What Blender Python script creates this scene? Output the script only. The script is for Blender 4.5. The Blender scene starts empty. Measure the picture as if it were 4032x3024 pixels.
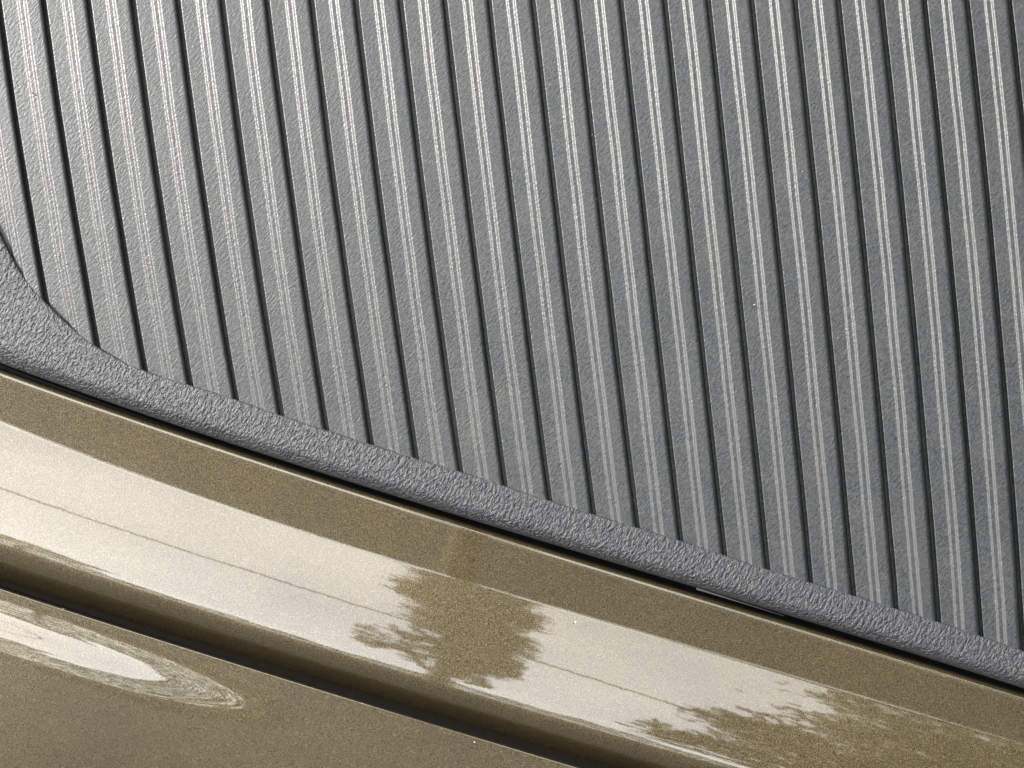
import bpy, bmesh, math, random
import numpy as np
from mathutils import Matrix, Vector, noise
random.seed(7)
rng = np.random.default_rng(7)
C = bpy.context.scene.collection
PI = math.pi

# ------------------------------------------------------------------ units and frames
S = 0.23 / 4032            # metres per photo pixel on the trim plane
ALPHA = math.radians(17.6) # the photographer held the phone tilted by this much
BETA = math.radians(20)    # the car's side leans back by this much
D = 0.30                   # phone to trim
HEIGHT = 1.05              # trim above the ground
CA, SA = math.cos(ALPHA), math.sin(ALPHA)
CARM = Matrix.Translation((0, 0, HEIGHT)) @ Matrix.Rotation(-BETA, 4, 'X')
# car frame: x along the car, -y outward, z up along the panel

def uw(px, py):
    dx, dy = px - 2016.0, py - 1512.0
    return (dx * CA + dy * SA) * S, (dx * SA - dy * CA) * S

# ------------------------------------------------------------------ camera
cam = bpy.data.cameras.new('camera')
cam.lens_unit = 'FOV'
cam.sensor_fit = 'HORIZONTAL'
cam.angle = 2 * math.atan(0.115 / D)
cam.clip_start = 0.005
cam.clip_end = 3000
camo = bpy.data.objects.new('camera', cam)
C.objects.link(camo)
loc = Matrix(((CA, -SA, 0, 0), (0, 0, -1, -D), (SA, CA, 0, 0), (0, 0, 0, 1)))
camo.matrix_world = CARM @ loc
bpy.context.scene.camera = camo

# ------------------------------------------------------------------ light
SUN_LOCAL = Vector((-0.84, -0.53, 0.13)).normalized()   # towards the sun, in the car frame
sun_dir = (CARM.to_3x3() @ SUN_LOCAL).normalized()
sun = bpy.data.lights.new('sun', 'SUN')
sun.energy = 3.4
sun.angle = math.radians(0.6)
sun.color = (1.0, 0.97, 0.93)
suno = bpy.data.objects.new('sun', sun)
C.objects.link(suno)
suno.rotation_euler = sun_dir.to_track_quat('Z', 'Y').to_euler()
suno.location = (-3, -3, 4)

w = bpy.data.worlds.new('World')
bpy.context.scene.world = w
w.use_nodes = True
nt = w.node_tree
nt.nodes.clear()
sky = nt.nodes.new('ShaderNodeTexSky')
sky.sky_type = 'NISHITA'
sky.sun_disc = False
sky.sun_elevation = math.asin(sun_dir.z)
sky.sun_rotation = math.atan2(sun_dir.x, sun_dir.y)
sky.air_density = 1.0
sky.dust_density = 1.2
sky.ozone_density = 1.0
hs = nt.nodes.new('ShaderNodeHueSaturation')
hs.inputs['Saturation'].default_value = 0.35
bg = nt.nodes.new('ShaderNodeBackground')
bg.inputs['Strength'].default_value = 0.15
out = nt.nodes.new('ShaderNodeOutputWorld')
nt.links.new(sky.outputs[0], hs.inputs['Color'])
# thin bright cloud veil over the whole sky
tcw = nt.nodes.new('ShaderNodeTexCoord')
cl = nt.nodes.new('ShaderNodeTexNoise'); cl.inputs['Scale'].default_value = 5.5; cl.inputs['Detail'].default_value = 5
cr = nt.nodes.new('ShaderNodeValToRGB')
cr.color_ramp.elements[0].position = 0.3; cr.color_ramp.elements[0].color = (0.60, 0.60, 0.62, 1)
cr.color_ramp.elements[1].position = 0.7; cr.color_ramp.elements[1].color = (1.0, 0.98, 0.95, 1)
vm = nt.nodes.new('ShaderNodeVectorMath'); vm.operation = 'MULTIPLY_ADD'
vm.inputs[1].default_value = (3.8, 3.55, 3.0)
nt.links.new(tcw.outputs['Generated'], cl.inputs['Vector'])
nt.links.new(cl.outputs['Fac'], cr.inputs['Fac'])
nt.links.new(cr.outputs[0], vm.inputs[0])
nt.links.new(hs.outputs[0], vm.inputs[2])
nt.links.new(vm.outputs[0], bg.inputs['Color'])
nt.links.new(bg.outputs[0], out.inputs['Surface'])

sc = bpy.context.scene
sc.view_settings.view_transform = 'Standard'
sc.view_settings.look = 'None'
sc.view_settings.gamma = 1
sc.view_settings.exposure = 2.15
sc.cycles.max_bounces = 6

# ------------------------------------------------------------------ materials
class N:
    """small node helper"""
    def __init__(s, name):
        s.m = bpy.data.materials.new(name); s.m.use_nodes = True
        s.t = s.m.node_tree; s.t.nodes.clear()
        s.o = s.t.nodes.new('ShaderNodeOutputMaterial')
        s.p = s.t.nodes.new('ShaderNodeBsdfPrincipled')
        s.t.links.new(s.p.outputs[0], s.o.inputs['Surface'])
        s.tc = s.t.nodes.new('ShaderNodeTexCoord').outputs['Object']
    def n(s, kind, **kw):
        x = s.t.nodes.new(kind)
        for k, v in kw.items(): setattr(x, k, v)
        return x
    def link(s, a, b): s.t.links.new(a, b)
    def mapping(s, scale=(1, 1, 1), rot=(0, 0, 0), src=None):
        m = s.n('ShaderNodeMapping'); s.link(src or s.tc, m.inputs['Vector'])
        m.inputs['Scale'].default_value = scale; m.inputs['Rotation'].default_value = rot
        return m.outputs[0]
    def noise(s, scale, detail=2, rough=0.5, dist=0.0, vec=None):
        x = s.n('ShaderNodeTexNoise'); s.link(vec or s.tc, x.inputs['Vector'])
        x.inputs['Scale'].default_value = scale; x.inputs['Detail'].default_value = detail
        x.inputs['Roughness'].default_value = rough; x.inputs['Distortion'].default_value = dist
        return x
    def vor(s, scale, vec=None, feature='F1'):
        x = s.n('ShaderNodeTexVoronoi', feature=feature); s.link(vec or s.tc, x.inputs['Vector'])
        x.inputs['Scale'].default_value = scale
        return x
    def ramp(s, src, stops):
        x = s.n('ShaderNodeValToRGB'); s.link(src, x.inputs['Fac'])
        e = x.color_ramp.elements
        e[0].position, e[0].color = stops[0][0], stops[0][1]
        e[1].position, e[1].color = stops[-1][0], stops[-1][1]
        for p, c in stops[1:-1]:
            q = e.new(p); q.color = c
        return x.outputs[0]
    def math(s, op, a, b=None, c=None):
        x = s.n('ShaderNodeMath', operation=op)
        for i, v in enumerate((a, b, c)):
            if v is None: continue
            if hasattr(v, 'is_linked'): s.link(v, x.inputs[i])
            else: x.inputs[i].default_value = v
        return x.outputs[0]
    def bump(s, h, dist, strength=1.0, normal=None):
        x = s.n('ShaderNodeBump'); s.link(h, x.inputs['Height'])
        x.inputs['Distance'].default_value = dist; x.inputs['Strength'].default_value = strength
        if normal: s.link(normal, x.inputs['Normal'])
        return x.outputs[0]

def g(v, a=1.0): return (v, v, v, a)

def mat_rib():
    q = N('fine grained grey plastic')
    # fine slanting grain of the moulded ribs
    v = q.mapping((1.0, 1.0, 0.42), src=q.mapping(rot=(0, math.radians(-24), 0)))
    n1 = q.noise(2000, 3, 0.6, 0.3, v)
    n2 = q.noise(2600, 2, 0.6)
    h = q.math('MULTIPLY_ADD', n2.outputs['Fac'], 0.35, n1.outputs['Fac'])
    b = q.bump(h, 0.00013, 0.8)
    q.link(b, q.p.inputs['Normal'])
    big = q.noise(45, 3, 0.6)
    spk = q.noise(2400, 2, 0.7)
    tint = q.noise(260, 2, 0.6)
    col = q.ramp(tint.outputs['Fac'], [(0.3, (0.0145, 0.0175, 0.0215, 1)), (0.5, (0.0170, 0.0192, 0.0215, 1)), (0.72, (0.0205, 0.0218, 0.0225, 1))])
    mx = q.n('ShaderNodeMix', data_type='RGBA', blend_type='MULTIPLY'); mx.inputs['Factor'].default_value = 1
    q.link(col, mx.inputs['A'])
    st = q.math('MULTIPLY_ADD', spk.outputs['Fac'], 0.5, q.math('MULTIPLY', n1.outputs['Fac'], 0.5))
    q.link(q.ramp(st, [(0.38, g(0.4)), (0.62, g(1.7))]), mx.inputs['B'])
    mx2 = q.n('ShaderNodeMix', data_type='RGBA', blend_type='MULTIPLY'); mx2.inputs['Factor'].default_value = 1
    q.link(mx.outputs['Result'], mx2.inputs['A'])
    q.link(q.ramp(big.outputs['Fac'], [(0.3, g(0.92)), (0.7, g(1.1))]), mx2.inputs['B'])
    # thin uneven film of dust
    d1 = q.noise(60, 5, 0.7); d2 = q.noise(1500, 2, 0.6)
    dm = q.math('MULTIPLY', q.ramp(d1.outputs['Fac'], [(0.45, g(0)), (0.75, g(0.5))]), q.ramp(d2.outputs['Fac'], [(0.4, g(0.2)), (0.65, g(1))]))
    md = q.n('ShaderNodeMix', data_type='RGBA'); q.link(dm, md.inputs['Factor'])
    q.link(mx2.outputs['Result'], md.inputs['A']); md.inputs['B'].default_value = (0.040, 0.038, 0.034, 1)
    mx2 = md
    # highlight lines of the little risers, painted in as a paler colour
    at = q.n('ShaderNodeAttribute', attribute_name='riser_glint')
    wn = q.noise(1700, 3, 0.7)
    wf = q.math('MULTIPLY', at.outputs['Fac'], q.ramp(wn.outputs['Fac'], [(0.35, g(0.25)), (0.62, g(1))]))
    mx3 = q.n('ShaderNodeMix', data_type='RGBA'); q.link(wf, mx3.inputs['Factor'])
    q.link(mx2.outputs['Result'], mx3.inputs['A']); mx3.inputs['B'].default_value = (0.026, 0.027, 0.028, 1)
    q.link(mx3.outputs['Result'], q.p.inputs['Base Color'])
    q.p.inputs['Roughness'].default_value = 0.43
    q.p.inputs['IOR'].default_value = 1.5
    return q.m

def mat_frame():
    q = N('leather grained grey plastic')
    v = q.mapping((1.0, 1.0, 0.5), src=q.mapping(rot=(0, math.radians(-14), 0)))
    n1 = q.noise(1650, 2.5, 0.55, 0.6, v)
    r = q.ramp(n1.outputs['Fac'], [(0.40, g(0)), (0.50, g(0.75)), (0.62, g(1))])
    n2 = q.noise(5200, 2, 0.6)
    h = q.math('MULTIPLY_ADD', n2.outputs['Fac'], 0.12, r)
    b = q.bump(h, 0.00028, 1.0)
    q.link(b, q.p.inputs['Normal'])
    tint = q.noise(420, 2, 0.6)
    col = q.ramp(tint.outputs['Fac'], [(0.3, (0.0122, 0.0137, 0.0200, 1)), (0.5, (0.0145, 0.016, 0.0205, 1)), (0.7, (0.0165, 0.018, 0.0205, 1))])
    q.link(col, q.p.inputs['Base Color'])
    q.p.inputs['Roughness'].default_value = 0.55
    return q.m

def mat_paint(name='bronze metallic paint', coat_rough=0.032):
    q = N(name)
    fl = q.vor(3600)
    fn = q.noise(4000, 3, 0.7)
    tone = q.ramp(fn.outputs['Fac'], [(0.36, (0.017, 0.0125, 0.0042, 1)), (0.5, (0.043, 0.0312, 0.0125, 1)), (0.68, (0.125, 0.097, 0.046, 1))])
    big = q.noise(38, 3, 0.55)
    mx = q.n('ShaderNodeMix', data_type='RGBA', blend_type='MULTIPLY'); mx.inputs['Factor'].default_value = 1
    q.link(tone, mx.inputs['A'])
    q.link(q.ramp(big.outputs['Fac'], [(0.3, g(0.9)), (0.7, g(1.12))]), mx.inputs['B'])
    q.link(mx.outputs['Result'], q.p.inputs['Base Color'])
    q.p.inputs['Metallic'].default_value = 0.55
    q.p.inputs['Roughness'].default_value = 0.49
    # flakes lie at slightly different angles under the lacquer
    hb = q.math('MULTIPLY_ADD', fl.outputs['Distance'], 0.6, fn.outputs['Fac'])
    q.link(q.bump(hb, 0.00006, 0.7), q.p.inputs['Normal'])
    # lacquer with orange peel
    op = q.noise(210, 2, 0.5)
    op2 = q.noise(2400, 2, 0.5)
    ho = q.math('MULTIPLY_ADD', op2.outputs['Fac'], 0.02, op.outputs['Fac'])
    q.link(q.bump(ho, 0.00003, 0.25), q.p.inputs['Coat Normal'])
    q.p.inputs['Coat Weight'].default_value = 1.0
    q.p.inputs['Coat Roughness'].default_value = coat_rough
    q.p.inputs['Coat IOR'].default_value = 2.06
    return q.m

def mat_plain(name, col, rough=0.8, scale=20, var=0.25):
    q = N(name)
    n = q.noise(scale, 4, 0.6)
    lo = tuple(c * (1 - var) for c in col) + (1,); hi = tuple(c * (1 + var) for c in col) + (1,)
    q.link(q.ramp(n.outputs['Fac'], [(0.3, lo), (0.7, hi)]), q.p.inputs['Base Color'])
    q.p.inputs['Roughness'].default_value = rough
    return q.m

M_RIB, M_FRAME, M_PAINT = mat_rib(), mat_frame(), mat_paint()
M_SEAL = mat_plain('black rubber', (0.006, 0.006, 0.006), 0.85, 900)
M_SEAL.node_tree.nodes['Principled BSDF'].inputs['Specular IOR Level'].default_value = 0.0
M_DUST = mat_plain('pale dust', (0.22, 0.21, 0.19), 0.9, 3000)
M_FLASH = mat_plain('scuffed pale grey plastic', (0.03, 0.03, 0.03), 0.55, 3000)
M_ASPHALT = mat_plain('asphalt', (0.030, 0.028, 0.025), 0.9, 3)
M_LEAF = mat_plain('leaves', (0.038, 0.052, 0.018), 0.6, 2.0, 0.5)
M_LEAF2 = mat_plain('pale green leaves', (0.13, 0.20, 0.09), 0.6, 2.0, 0.3)
M_BARK = mat_plain('bark', (0.09, 0.07, 0.05), 0.9, 8)
M_CABLE = mat_plain('cable sheath', (0.02, 0.02, 0.02), 0.6, 8)

# ------------------------------------------------------------------ object helpers
def obj(name, verts, faces, mat, parent=None, smooth=True):
    me = bpy.data.meshes.new(name)
    me.from_pydata([tuple(v) for v in verts], [], [tuple(f) for f in faces])
    if smooth: me.shade_smooth()
    me.materials.append(mat)
    o = bpy.data.objects.new(name, me)
    C.objects.link(o)
    if parent is not None: o.parent = parent
    me.update()
    return o

def grid(name, P, mat, parent=None, flip=False):
    """P: array (nu, nv, 3)"""
    nu, nv = P.shape[:2]
    idx = np.arange(nu * nv).reshape(nu, nv)
    a, b, c, d = idx[:-1, :-1].ravel(), idx[1:, :-1].ravel(), idx[1:, 1:].ravel(), idx[:-1, 1:].ravel()
    F = np.stack([a, b, c, d] if not flip else [a, d, c, b], 1)
    me = bpy.data.meshes.new(name)
    me.from_pydata(P.reshape(-1, 3).tolist(), [], F.tolist())
    me.shade_smooth()
    me.materials.append(mat)
    o = bpy.data.objects.new(name, me)
    C.objects.link(o)
    if parent is not None: o.parent = parent
    return o

def unproj(px, py, y):
    """point on the car at depth y (metres behind the trim plane) seen at a photo pixel"""
    px = np.asarray(px, float); py = np.asarray(py, float); y = np.asarray(y, float)
    u, ww = uw(px, py)
    k = (D + y) / D
    return np.stack(np.broadcast_arrays(u * k, y, ww * k), -1)

def catmull(pts, n):
    pts = np.asarray(pts, float)
    ext = np.vstack([2 * pts[0] - pts[1], pts, 2 * pts[-1] - pts[-2]])
    outp = []
    for i in range(len(pts) - 1):
        p0, p1, p2, p3 = ext[i:i + 4]
        t = np.linspace(0, 1, n, endpoint=False)[:, None]
        outp.append(0.5 * ((2 * p1) + (-p0 + p2) * t + (2 * p0 - 5 * p1 + 4 * p2 - p3) * t ** 2 + (-p0 + 3 * p1 - 3 * p2 + p3) * t ** 3))
    outp.append(pts[-1:])
    return np.vstack(outp)

# ------------------------------------------------------------------ the car
car = bpy.data.objects.new('car', None)
C.objects.link(car)
car.matrix_world = CARM
car['label'] = 'bronze painted car bodywork around a ribbed dark grey plastic trim panel'
car['category'] = 'car'

# --- rib layout, read off the photograph: x of the k-th shaded edge at three heights
D0 = [0, 173, 349, 525, 702, 878, 1054, 1230, 1405, 1581, 1754, 1927, 2100, 2273, 2447, 2620, 2791, 2961, 3134, 3305, 3472, 3642, 3809, 3976]
D1 = [152, 325, 495, 671, 842, 1015, 1188, 1356, 1526, 1702, 1873, 2043, 2213, 2383, 2553, 2728, 2898, 3071, 3238, 3405, 3575, 3745, 3912]
D2 = [(15, 2834), (16, 3004), (17, 3171), (18, 3338), (19, 3499), (20, 3663), (21, 3830), (22, 3991)]
DX = [(0, 182, 1184), (1, 389, 1357), (3, 753, 1512), (5, 1115, 1640), (7, 1465, 1746), (8, 1642, 1798), (10, 1988, 1907), (11, 2164, 1968), (14, 2674, 2016)]
dat = [(k, x, 0) for k, x in enumerate(D0)] + [(k, x, 1008) for k, x in enumerate(D1)] + [(k, x, 2016) for k, x in D2] + DX
dat = np.array(dat, float)
def basis(k, py):
    k = np.asarray(k, float) / 24; p = np.asarray(py, float) / 2000
    k, p = np.broadcast_arrays(k, p)
    return np.stack([1 + 0 * k, k, k ** 2, k ** 3, p, p * k, p * k ** 2, p ** 2, p ** 2 * k], -1)
coef, *_ = np.linalg.lstsq(basis(dat[:, 0], dat[:, 2]), dat[:, 1], rcond=None)
def edge_x(k, py): return basis(k, py) @ coef

H = 17 * S     # depth of the valleys between the ribs

# --- the trim: recessed base sheet is the part, ribs and border its sub-parts
bx = np.linspace(-900, 4900, 40); by = np.linspace(-700, 3100, 40)
XX, YY = np.meshgrid(bx, by, indexing='ij')
trim = None

# inner border line and outer border line, as matched point pairs
INNER = [(-420, -700), (-330, -200), (-250, 150), (-175, 450), (-100, 700), (0, 918), (46, 1008), (100, 1096), (164, 1172), (246, 1256), (340, 1336), (420, 1388), (510, 1436), (630, 1480), (753, 1518),
         (900, 1563), (1100, 1633), (1344, 1712), (1600, 1793), (1850, 1868), (2100, 1950), (2400, 2044), (2688, 2131), (3022, 2241), (3368, 2347), (3709, 2453), (4032, 2563), (4400, 2685), (4900, 2850)]
OUTX = [-1500, -1250, -1050, -850, -640, -420, -320, -220, -120, -10, 120, 240, 360, 510, 650, 820, 1030, 1280, 1545, 1800, 2055, 2355, 2645, 2980, 3325, 3668, 3990, 4360, 4860]
OUTL = np.array([(-1500, 800), (-900, 1080), (-420, 1262), (0, 1433), (365, 1555), (607, 1643), (911, 1752), (1344, 1883), (1951, 2080), (2688, 2295), (3113, 2429), (3599, 2569), (4032, 2715), (4500, 2865), (5000, 3025)], float)
LIPL = np.array([(-1500, 850), (-900, 1125), (-420, 1308), (0, 1479), (365, 1593), (607, 1681), (911, 1792), (1344, 1928), (1672, 2028), (1951, 2116), (2255, 2214), (2688, 2342), (3113, 2470), (3599, 2614), (4032, 2756), (4500, 2905), (5000, 3060)], float)
CREL = np.array([(-1500, 1000), (-900, 1285), (-420, 1480), (0, 1658), (304, 1786), (607, 1889), (996, 2018), (1344, 2146), (1575, 2222), (1830, 2292), (2134, 2372), (2688, 2530), (2992, 2624), (3356, 2739), (3721, 2846), (4032, 2927), (4500, 3060), (5000, 3210)], float)
ROLL = np.array([(-1500, 1560), (-900, 1800), (-420, 1975), (0, 2134), (304, 2240), (607, 2338), (911, 2424), (1344, 2564), (1648, 2670), (1951, 2755), (2255, 2848), (2468, 2905), (2688, 2964), (3200, 3110), (4032, 3360), (5000, 3640)], float)
EDGL = np.array([(-1500, 1800), (-900, 2025), (-420, 2180), (0, 2323), (304, 2413), (607, 2514), (911, 2612), (1344, 2740), (1708, 2862), (2164, 2988), (2700, 3150), (3500, 3390), (5000, 3840)], float)
def fit(L, deg=5):
    x = (L[:, 0] - 1700) / 3300
    c = np.polyfit(x, L[:, 1], deg, w=np.where((L[:, 0] > -100) & (L[:, 0] < 4100), 3.0, 0.6))
    dc = np.polyder(c)
    def f(px):
        x = (np.asarray(px, float) - 1700) / 3300
        xc = np.clip(x, (-300 - 1700) / 3300, (4350 - 1700) / 3300)
        # beyond the photo every line runs on at one slope, so the section stays the same
        return np.polyval(c, xc) + np.where(x < xc, 0.40, 0.30) * 3300 * (x - xc)
    return f
f_out, f_lip, f_cre, f_rol, f_edg = (fit(L) for L in (OUTL, LIPL, CREL, ROLL, EDGL))

inn = catmull(INNER, 10)
outp = catmull([(x, float(f_out(x))) for x in OUTX], 10)

# base sheet
Pb = unproj(XX, YY, H + 33 * S)
trim = grid('trim_panel', Pb, M_RIB, car)
# cut the sheet so that nothing of it shows outside the border
bm = bmesh.new(); bm.from_mesh(trim.data)
kill = []
ymid = lambda px: np.interp(px, outp[:, 0], outp[:, 1]) - 60
for v in bm.verts:
    pass
for f in bm.faces:
    c = f.calc_center_median()
    k = D / (D + H)
    u_, w_ = c.x * k / S, c.z * k / S
    px = 2016 + u_ * CA + w_ * SA; py = 1512 + u_ * SA - w_ * CA
    if py > float(np.interp(px, outp[:, 0], outp[:, 1])) - 70: kill.append(f)
bmesh.ops.delete(bm, geom=kill, context='FACES')
bm.to_mesh(trim.data); bm.free()

# rib section: a double-stepped left flank, flat top, steep right flank
def smooth(t): t = np.clip(t, 0, 1); return t * t * (3 - 2 * t)
def ramp(t):
    """straight flank with small fillets at both ends"""
    e = 0.42
    f = lambda x: x * x / (2 * e) if x < e else x - e / 2
    tot = 1 - e
    return (f(t) if t < 1 - e else tot - f(1 - t)) / tot
def make_rib(k, px_end):
    pys = np.linspace(-650, px_end, 60)
    xl = edge_x(k + 0.5, pys); xr = edge_x(k + 1.0, pys)
    # (offset px, height px) from the left flank centre, then from the right edge
    # valley floor, two small risers with a ledge between, flat top, soft shoulder, steep wall into the slot
    xv = edge_x(k, pys) + 8                   # where this rib's valley floor starts
    wob = lambda sc, amp: np.array([noise.noise(Vector((p * sc, k * 7.3, amp))) for p in pys]) * amp
    jl, jm, jr = rng.normal(0, 0.8, 3)
    wl, wr = wob(0.004, 2.4) + jl, wob(0.003, 2.2) + jr
    wm = wl + wob(0.006, 0.7)
    sec = [(xv + wob(0.005, 1.5), -34.0), (xv + wob(0.005, 1.5), -1.0), (xv + 1.5, 0.0), (xv + 5, 0.0), (xv + 25, 0.0), (xl - 34 + wl, 0.0), (xl - 27 + wl, 0.0)]
    sec += [(xl - 22 + i * 1.35 + wl, 7.5 * ramp(i / 10)) for i in range(11)]
    sec += [(xl - 7 + wm, 7.5), (xl + 2.0 + wm, 7.5)]
    sec += [(xl + 4 + i * 1.6 + wm, 7.5 + 9.5 * ramp(i / 10)) for i in range(11)]
    sec += [(xl + 22 + wm, 17.0), (xl + 28 + wm, 17.0), (xr - 38 + wr, 17.0), (xr - 29 + wr, 17.0)]
    for a in np.linspace(0, 1, 8):
        th = a * math.radians(80)
        sec.append((xr - 26 + 15 * math.sin(th) + wr, 17 - 15 * (1 - math.cos(th))))
    sec.append((xr - 5 + wr, -34.0))
    P = np.stack([unproj(x, pys, H - hh * S) for x, hh in sec], 1)
    o = grid('rib', P, M_RIB, trim, flip=True)
    wv = np.zeros(P.shape[:2]); wv[:, 8:17] = 0.75; wv[:, 21:30] = 1.0  # riser bands that carry the painted highlight
    at = o.data.attributes.new('riser_glint', 'FLOAT', 'POINT'); at.data.foreach_set('value', wv.ravel())
    return o

for k in range(-4, 26):
    # each rib runs down and dives under the border
    ys = np.linspace(-600, 3000, 400)
    xs = edge_x(k + 0.75, ys)
    bord = np.interp(xs, inn[:, 0], inn[:, 1])
    bel = np.where((ys > bord) & (xs > -420))[0]
    ye = ys[bel[0]] + 50 if len(bel) else 3000
    if ye < -300: continue
    make_rib(k, ye)

# border: inner wall, rounded shoulder, gentle crown, rolled outer edge
prof = [(0.0, H + 30 * S), (0.0, 0.0004), (0.004, 0.0001), (0.012, -0.00012), (0.03, -0.00025), (0.06, -0.00032)]
prof += [(t, -0.00034 - 0.0002 * math.sin(PI * (t - 0.06) / 0.9)) for t in np.linspace(0.1, 0.66, 12)]
base_y = prof[-1][1]
for a in np.linspace(0.12, 1, 10):
    th = a * math.radians(84)
    prof.append((0.66 + 0.34 * math.sin(th) / math.sin(math.radians(84)), base_y + 0.0045 * (1 - math.cos(th))))
prof += [(1.0, 0.007), (0.985, 0.010)]
cols = []
for t, y in prof:
    p = inn * (1 - t) + outp * t
    cols.append(unproj(p[:, 0], p[:, 1], y))
# fine waviness of the moulded edge
P = np.stack(cols, 1)
border = grid('border', P, M_FRAME, trim, flip=True)

ROWS = {}
# --- upper painted panel: lip, flat strip, shoulder, rolled underside
def sweep(name, mat, parent, sections, y0, pxr=(-4000, 7500), nu=760, flip=False):
    """sections: list of (curve_a, curve_b, ta, tb, n, tiltfun(t) in degrees). Integrates the depth down the section."""
    px = np.linspace(pxr[0], pxr[1], nu)
    rows_py = []; rows_y = []
    y = np.full(nu, y0); prev = None
    for fa, fb, n, tilt, first in sections:
        A, B = fa(px), fb(px)
        for i in range(0 if first else 1, n + 1):
            t = i / n
            py = A * (1 - t) + B * t
            if prev is not None:
                dw = (py - prev) * CA * S      # downwards
                y = y - dw * np.tan(np.radians(tilt((i - 0.5) / n, px)))
            rows_py.append(py); rows_y.append(y.copy()); prev = py
    ROWS[name] = rows_y
    P = np.stack([unproj(px, py, yy) for py, yy in zip(rows_py, rows_y)], 1)
    return grid(name, P, mat, parent, flip), rows_y[-1], px

lerp = lambda a, b, t: a + (b - a) * t
f_in = lambda px: f_lip(px) - 20
f_in2 = lambda px: f_lip(px) - 27
f_l2 = lambda px: f_lip(px) + 7
f_c1 = lambda px: f_cre(px) - 10
f_c2 = lambda px: f_cre(px) + 10
f_mid = lambda px: f_edg(px) - 105
T_A, T_B0, T_B1 = -9.0, 16.0, 8.0
secs = [
    (f_in, f_l2, 16, lambda t, px: lerp(86, T_A, t ** 1.3), True),
    (f_l2, f_c1, 14, lambda t, px: T_A, False),
    (f_c1, f_c2, 10, lambda t, px: lerp(T_A, T_B0, smooth(t)), False),
    (f_c2, f_rol, 40, lambda t, px: lerp(T_B0, T_B1, t) if t < 0.9 else lerp(lerp(T_B0, T_B1, 0.9), 2.0, (t - 0.9) / 0.1), False),
    (f_rol, f_mid, 36, lambda t, px: lerp(2.0, -62.0, t ** 0.8), False),
    (f_mid, f_edg, 22, lambda t, px: lerp(-62.0, -85.0, t ** 0.8), False),
]
panel, yend, pxs = sweep('body_panel', M_PAINT, car, secs, 0.0065)
panel['label'] = 'bronze metallic shoulder panel under the grey trim'
# turned-in flange behind the lip and the dark channel it closes
px = np.linspace(-4000, 7500, 300)
P = np.stack([unproj(px, f_in(px), 0.0064), unproj(px, f_in(px) - 4, 0.012), unproj(px, f_in(px) - 60, 0.0125), unproj(px, f_in(px) - 170, 0.013)], 1)
grid('door_seal', P, M_SEAL, car)

# --- lower painted panel under the shoulder
f_e0 = lambda px: f_edg(px) - 8
f_ea = lambda px: f_edg(px) - 1
f_e1 = lambda px: f_edg(px) + 3
f_e2 = lambda px: f_edg(px) + 330
f_e3 = lambda px: f_edg(px) + 1300
ymid_depth = ROWS['body_panel'][-23]
yl = float(np.median(ymid_depth)) + 0.004
def bulge(t, px):
    amp = 24.0 / (1 + np.exp((px - 640) / 230))
    return amp * np.exp(-((t - 0.42) / 0.25) ** 2)
secs2 = [
    (f_e0, f_ea, 8, lambda t, px: 80, True),
    (f_ea, f_e1, 12, lambda t, px: lerp(80, -10, t ** 0.6), False),
    (f_e1, f_e2, 60, lambda t, px: lerp(-8, -6, t) + bulge(t, px), False),
    (f_e2, f_e3, 40, lambda t, px: lerp(-6, -14, t), False),
]
low, _, _ = sweep('lower_panel', M_PAINT, car, secs2, yl + 0.0006)
low['label'] = 'bronze metallic panel below the shoulder'
P = np.stack([unproj(px, f_edg(px) - 420, yl + 0.016), unproj(px, f_edg(px) - 60, yl + 0.012), unproj(px, f_edg(px) + 60, yl + 0.008), unproj(px, f_edg(px) + 60, yl - 0.0005)], 1)
grid('groove_light_stop', P, M_SEAL, car)  # added black sheet behind the groove, stops light leaking in from behind

# --- pale moulding flash on the trim's lower edge
fl = []
for t in np.linspace(0, 1, 30):
    x = 2742 + t * 345
    y_ = float(np.interp(x, outp[:, 0], outp[:, 1])) + 4 + 3 * t
    wd = 7 * (1 - t) ** 1.5 + 1.6
    fl.append((x, y_, wd))
fl = np.array(fl)
P = np.stack([unproj(fl[:, 0], fl[:, 1] - fl[:, 2] / 2, 0.0016), unproj(fl[:, 0], fl[:, 1], 0.0012), unproj(fl[:, 0], fl[:, 1] + fl[:, 2] / 2, 0.0018)], 1)
grid('moulding_flash', P, M_FLASH, trim, flip=True)

# ------------------------------------------------------------------ dust specks lying on the trim and paint
V, F = [], []
def speck(px, py, y, r_):
    c = Vector(unproj(px, py, y)[()])
    o_ = len(V)
    ax = [Vector(rng.normal(size=3)).normalized() * r_ * rng.uniform(0.6, 1.3) for _ in range(3)]
    for q_ in (ax[0], -ax[0], ax[1], -ax[1], ax[2], -ax[2]): V.append(c + q_)
    for f in ((0, 2, 4), (2, 1, 4), (1, 3, 4), (3, 0, 4), (2, 0, 5), (1, 2, 5), (3, 1, 5), (0, 3, 5)): F.append(tuple(o_ + i for i in f))
for px_, py_, r_ in [(130, 367, 7), (1640, 1200, 5), (3300, 1330, 4), (2970, 1200, 4), (1530, 100, 4), (3160, 675, 4)]:
    speck(px_, py_, 0.0, r_ * S)
for _ in range(50):
    px_, py_ = rng.uniform(-100, 4100), rng.uniform(-100, 2000)
    if py_ > np.interp(px_, inn[:, 0], inn[:, 1]) - 20: continue
    speck(px_, py_, H * rng.choice([0.0, 1.0]) - 0.5 * S, rng.uniform(0.7, 1.8) * S)
for px_, py_ in [(1427, 2770), (1868, 2922), (248, 2398), (2265, 2450), (2310, 2520), (700, 2430)]:
    speck(px_, py_, yl - 0.004, 4 * S)
du = obj('dust', V, F, M_DUST, None, smooth=False)
du.matrix_world = CARM
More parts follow.
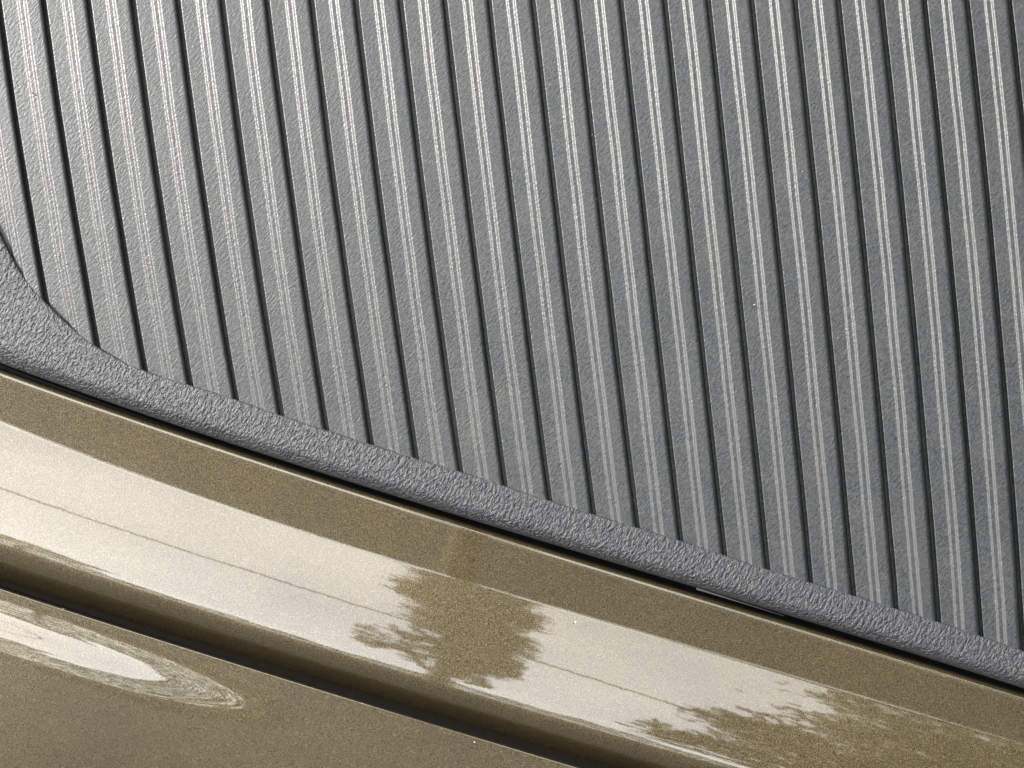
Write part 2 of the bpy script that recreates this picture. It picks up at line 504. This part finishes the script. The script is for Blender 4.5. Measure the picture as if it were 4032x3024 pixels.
du['kind'] = 'stuff'; du['label'] = 'pale dust specks scattered over the grey ribs'; du['category'] = 'dust'

# ------------------------------------------------------------------ what the paint mirrors, and an added tree that blocks light
gm = obj('ground', [(-600, -600, 0), (600, -600, 0), (600, 600, 0), (-600, 600, 0)], [(0, 1, 2, 3)], M_ASPHALT, smooth=False)
gm['kind'] = 'structure'

def leaf_cloud(name, pts, size, mat, parent):
    n = len(pts)
    a = rng.normal(size=(n, 3)); a /= np.linalg.norm(a, axis=1)[:, None]
    b = np.cross(a, rng.normal(size=(n, 3))); b /= np.linalg.norm(b, axis=1)[:, None]
    s1 = (size * rng.uniform(0.6, 1.3, n))[:, None]; s2 = s1 * 0.55
    V = np.stack([pts - a * s1, pts + b * s2, pts + a * s1, pts - b * s2], 1).reshape(-1, 3)
    F = np.arange(n * 4).reshape(n, 4)
    return obj(name, V.tolist(), F.tolist(), mat, parent, smooth=False)

def tube_mesh(path, radii, n=8):
    V, F = [], []
    path = [Vector(p) for p in path]
    for i, p in enumerate(path):
        d = (path[min(i + 1, len(path) - 1)] - path[max(i - 1, 0)]).normalized()
        a = d.orthogonal().normalized(); b = d.cross(a)
        for j in range(n):
            th = 2 * PI * j / n
            V.append(p + (a * math.cos(th) + b * math.sin(th)) * radii[i])
    for i in range(len(path) - 1):
        for j in range(n):
            F.append((i * n + j, i * n + (j + 1) % n, (i + 1) * n + (j + 1) % n, (i + 1) * n + j))
    return V, F

def tree(label, x, y, crowns, leaf, trunk_r=0.12, mat=None):
    t = bpy.data.objects.new('tree', None); C.objects.link(t); t.location = (x, y, 0)
    t['label'] = label; t['category'] = 'tree'
    pts = []
    for cx, cy, cz, rx, ry, rz, n in crowns:
        # leaves gather in clumps through the crown's volume
        k = max(6, n // 45)
        cc = rng.normal(size=(k, 3)); cc *= (rng.uniform(0.15, 1, k) ** 0.4 / np.linalg.norm(cc, axis=1))[:, None]
        q = cc[rng.integers(0, k, n)] + rng.normal(scale=0.10, size=(n, 3))
        pts.append(q * (rx, ry, rz) + (cx, cy, cz))
    leaf_cloud('crown', np.vstack(pts), leaf, mat or M_LEAF, t)
    top = max(c[2] for c in crowns)
    c0 = max(crowns, key=lambda c: c[2])
    V, F = tube_mesh([(0, 0, 0), (0.02, 0.03, top * 0.4), (c0[0] * 0.6, c0[1] * 0.6, top * 0.75), (c0[0], c0[1], top)], [trunk_r * 1.3, trunk_r, trunk_r * 0.7, trunk_r * 0.25])
    for c in crowns:
        v2, f2 = tube_mesh([(0, 0, top * 0.45), (c[0] * 0.5, c[1] * 0.5, lerp(top * 0.45, c[2], 0.6)), (c[0], c[1], c[2])], [trunk_r * 0.6, trunk_r * 0.4, trunk_r * 0.15], 6)
        o_ = len(V); V += v2; F += [tuple(i + o_ for i in f) for f in f2]
    obj('trunk', V, F, M_BARK, t)
    return t

def elev(deg, dist): return HEIGHT + dist * math.tan(math.radians(deg))
# slim tree whose crown breaks the bright band
YT = -8.0
tree('slim tree mirrored in the paint, breaking the bright band in its middle', 0.04, YT, [
    (-0.02, 0, elev(45, 8), 0.58, 0.4, 0.80, 12000), (0.02, 0, elev(40, 8), 0.56, 0.4, 0.70, 11000), (0.12, 0, elev(35, 8), 0.46, 0.3, 0.6, 8000), (0.2, 0, elev(30, 8), 0.32, 0.3, 0.6, 5000),
    (-0.28, 0, elev(29, 8), 0.32, 0.3, 0.6, 1300), (0.18, 0, elev(24, 8), 0.15, 0.2, 0.7, 1500)], 0.036, 0.09)
tree('broad leafy tree mirrored in the paint at the right end of the bright band', 5.6, -9.5, [
    (0, 0, elev(32, 9.5), 2.6, 2.4, 2.6, 16000), (-2.6, 0, elev(27, 9.5), 1.5, 1.6, 1.7, 2200), (2.8, 0, elev(30, 9.5), 2.6, 2.5, 3.0, 9000),
    (0.8, 0, elev(44, 9.5), 2.6, 2.4, 2.4, 12000), (1.0, 0.5, 3.0, 3.0, 2.4, 1.8, 8000)], 0.10, 0.28)
tree('big dark tree added out of view to shade the right-facing rib walls', 7.5, -3.5, [
    (0, 0, 5.0, 2.6, 3.0, 3.2, 14000), (1.0, 1.5, 8.0, 2.6, 3.0, 2.6, 9000), (0, 0, 2.5, 2.8, 3.4, 1.8, 9000), (0, 3.0, 5, 2.6, 2.6, 3.4, 8000)], 0.14, 0.35)  # unseen tree, added to keep sky light off the right-facing rib walls
tree('pale green young tree rising over the hedge, mirrored in the lower panel', -6.4, -23.0, [
    (0, 0, elev(19.5, 23), 1.2, 1.0, 1.5, 4200)], 0.07, 0.08, M_LEAF2)
# clipped hedge along the far kerb
hp = rng.uniform(size=(110000, 3)) * (60, 1.6, 1) + (-32, -20.8, 0)
top = 6.6 + 0.6 * np.sin(hp[:, 0] * 0.7) + 0.35 * np.sin(hp[:, 0] * 2.3 + 1) + 0.2 * np.sin(hp[:, 0] * 6.1)
hp[:, 2] = rng.uniform(size=len(hp)) ** 0.8 * top
hed = leaf_cloud('hedge', hp, 0.09, M_LEAF, None)
hed['label'] = 'tall ragged hedge mirrored in the paint below the bright band'; hed['category'] = 'hedge'
V, F = tube_mesh([(-14, YT, HEIGHT + 8 * 0.745), (-4, YT, HEIGHT + 8 * 0.685), (0, YT, HEIGHT + 8 * 0.655), (4, YT, HEIGHT + 8 * 0.60), (14, YT, HEIGHT + 8 * 0.52)], [0.021] * 5)
cab = obj('power_cable', V, F, M_CABLE)
cab['label'] = 'thin overhead cable mirrored as a dark line along the bright band'; cab['category'] = 'cable'

print('BUILD', 'sun elev', math.degrees(math.asin(sun_dir.z)), 'yend', yend.min(), yend.max())
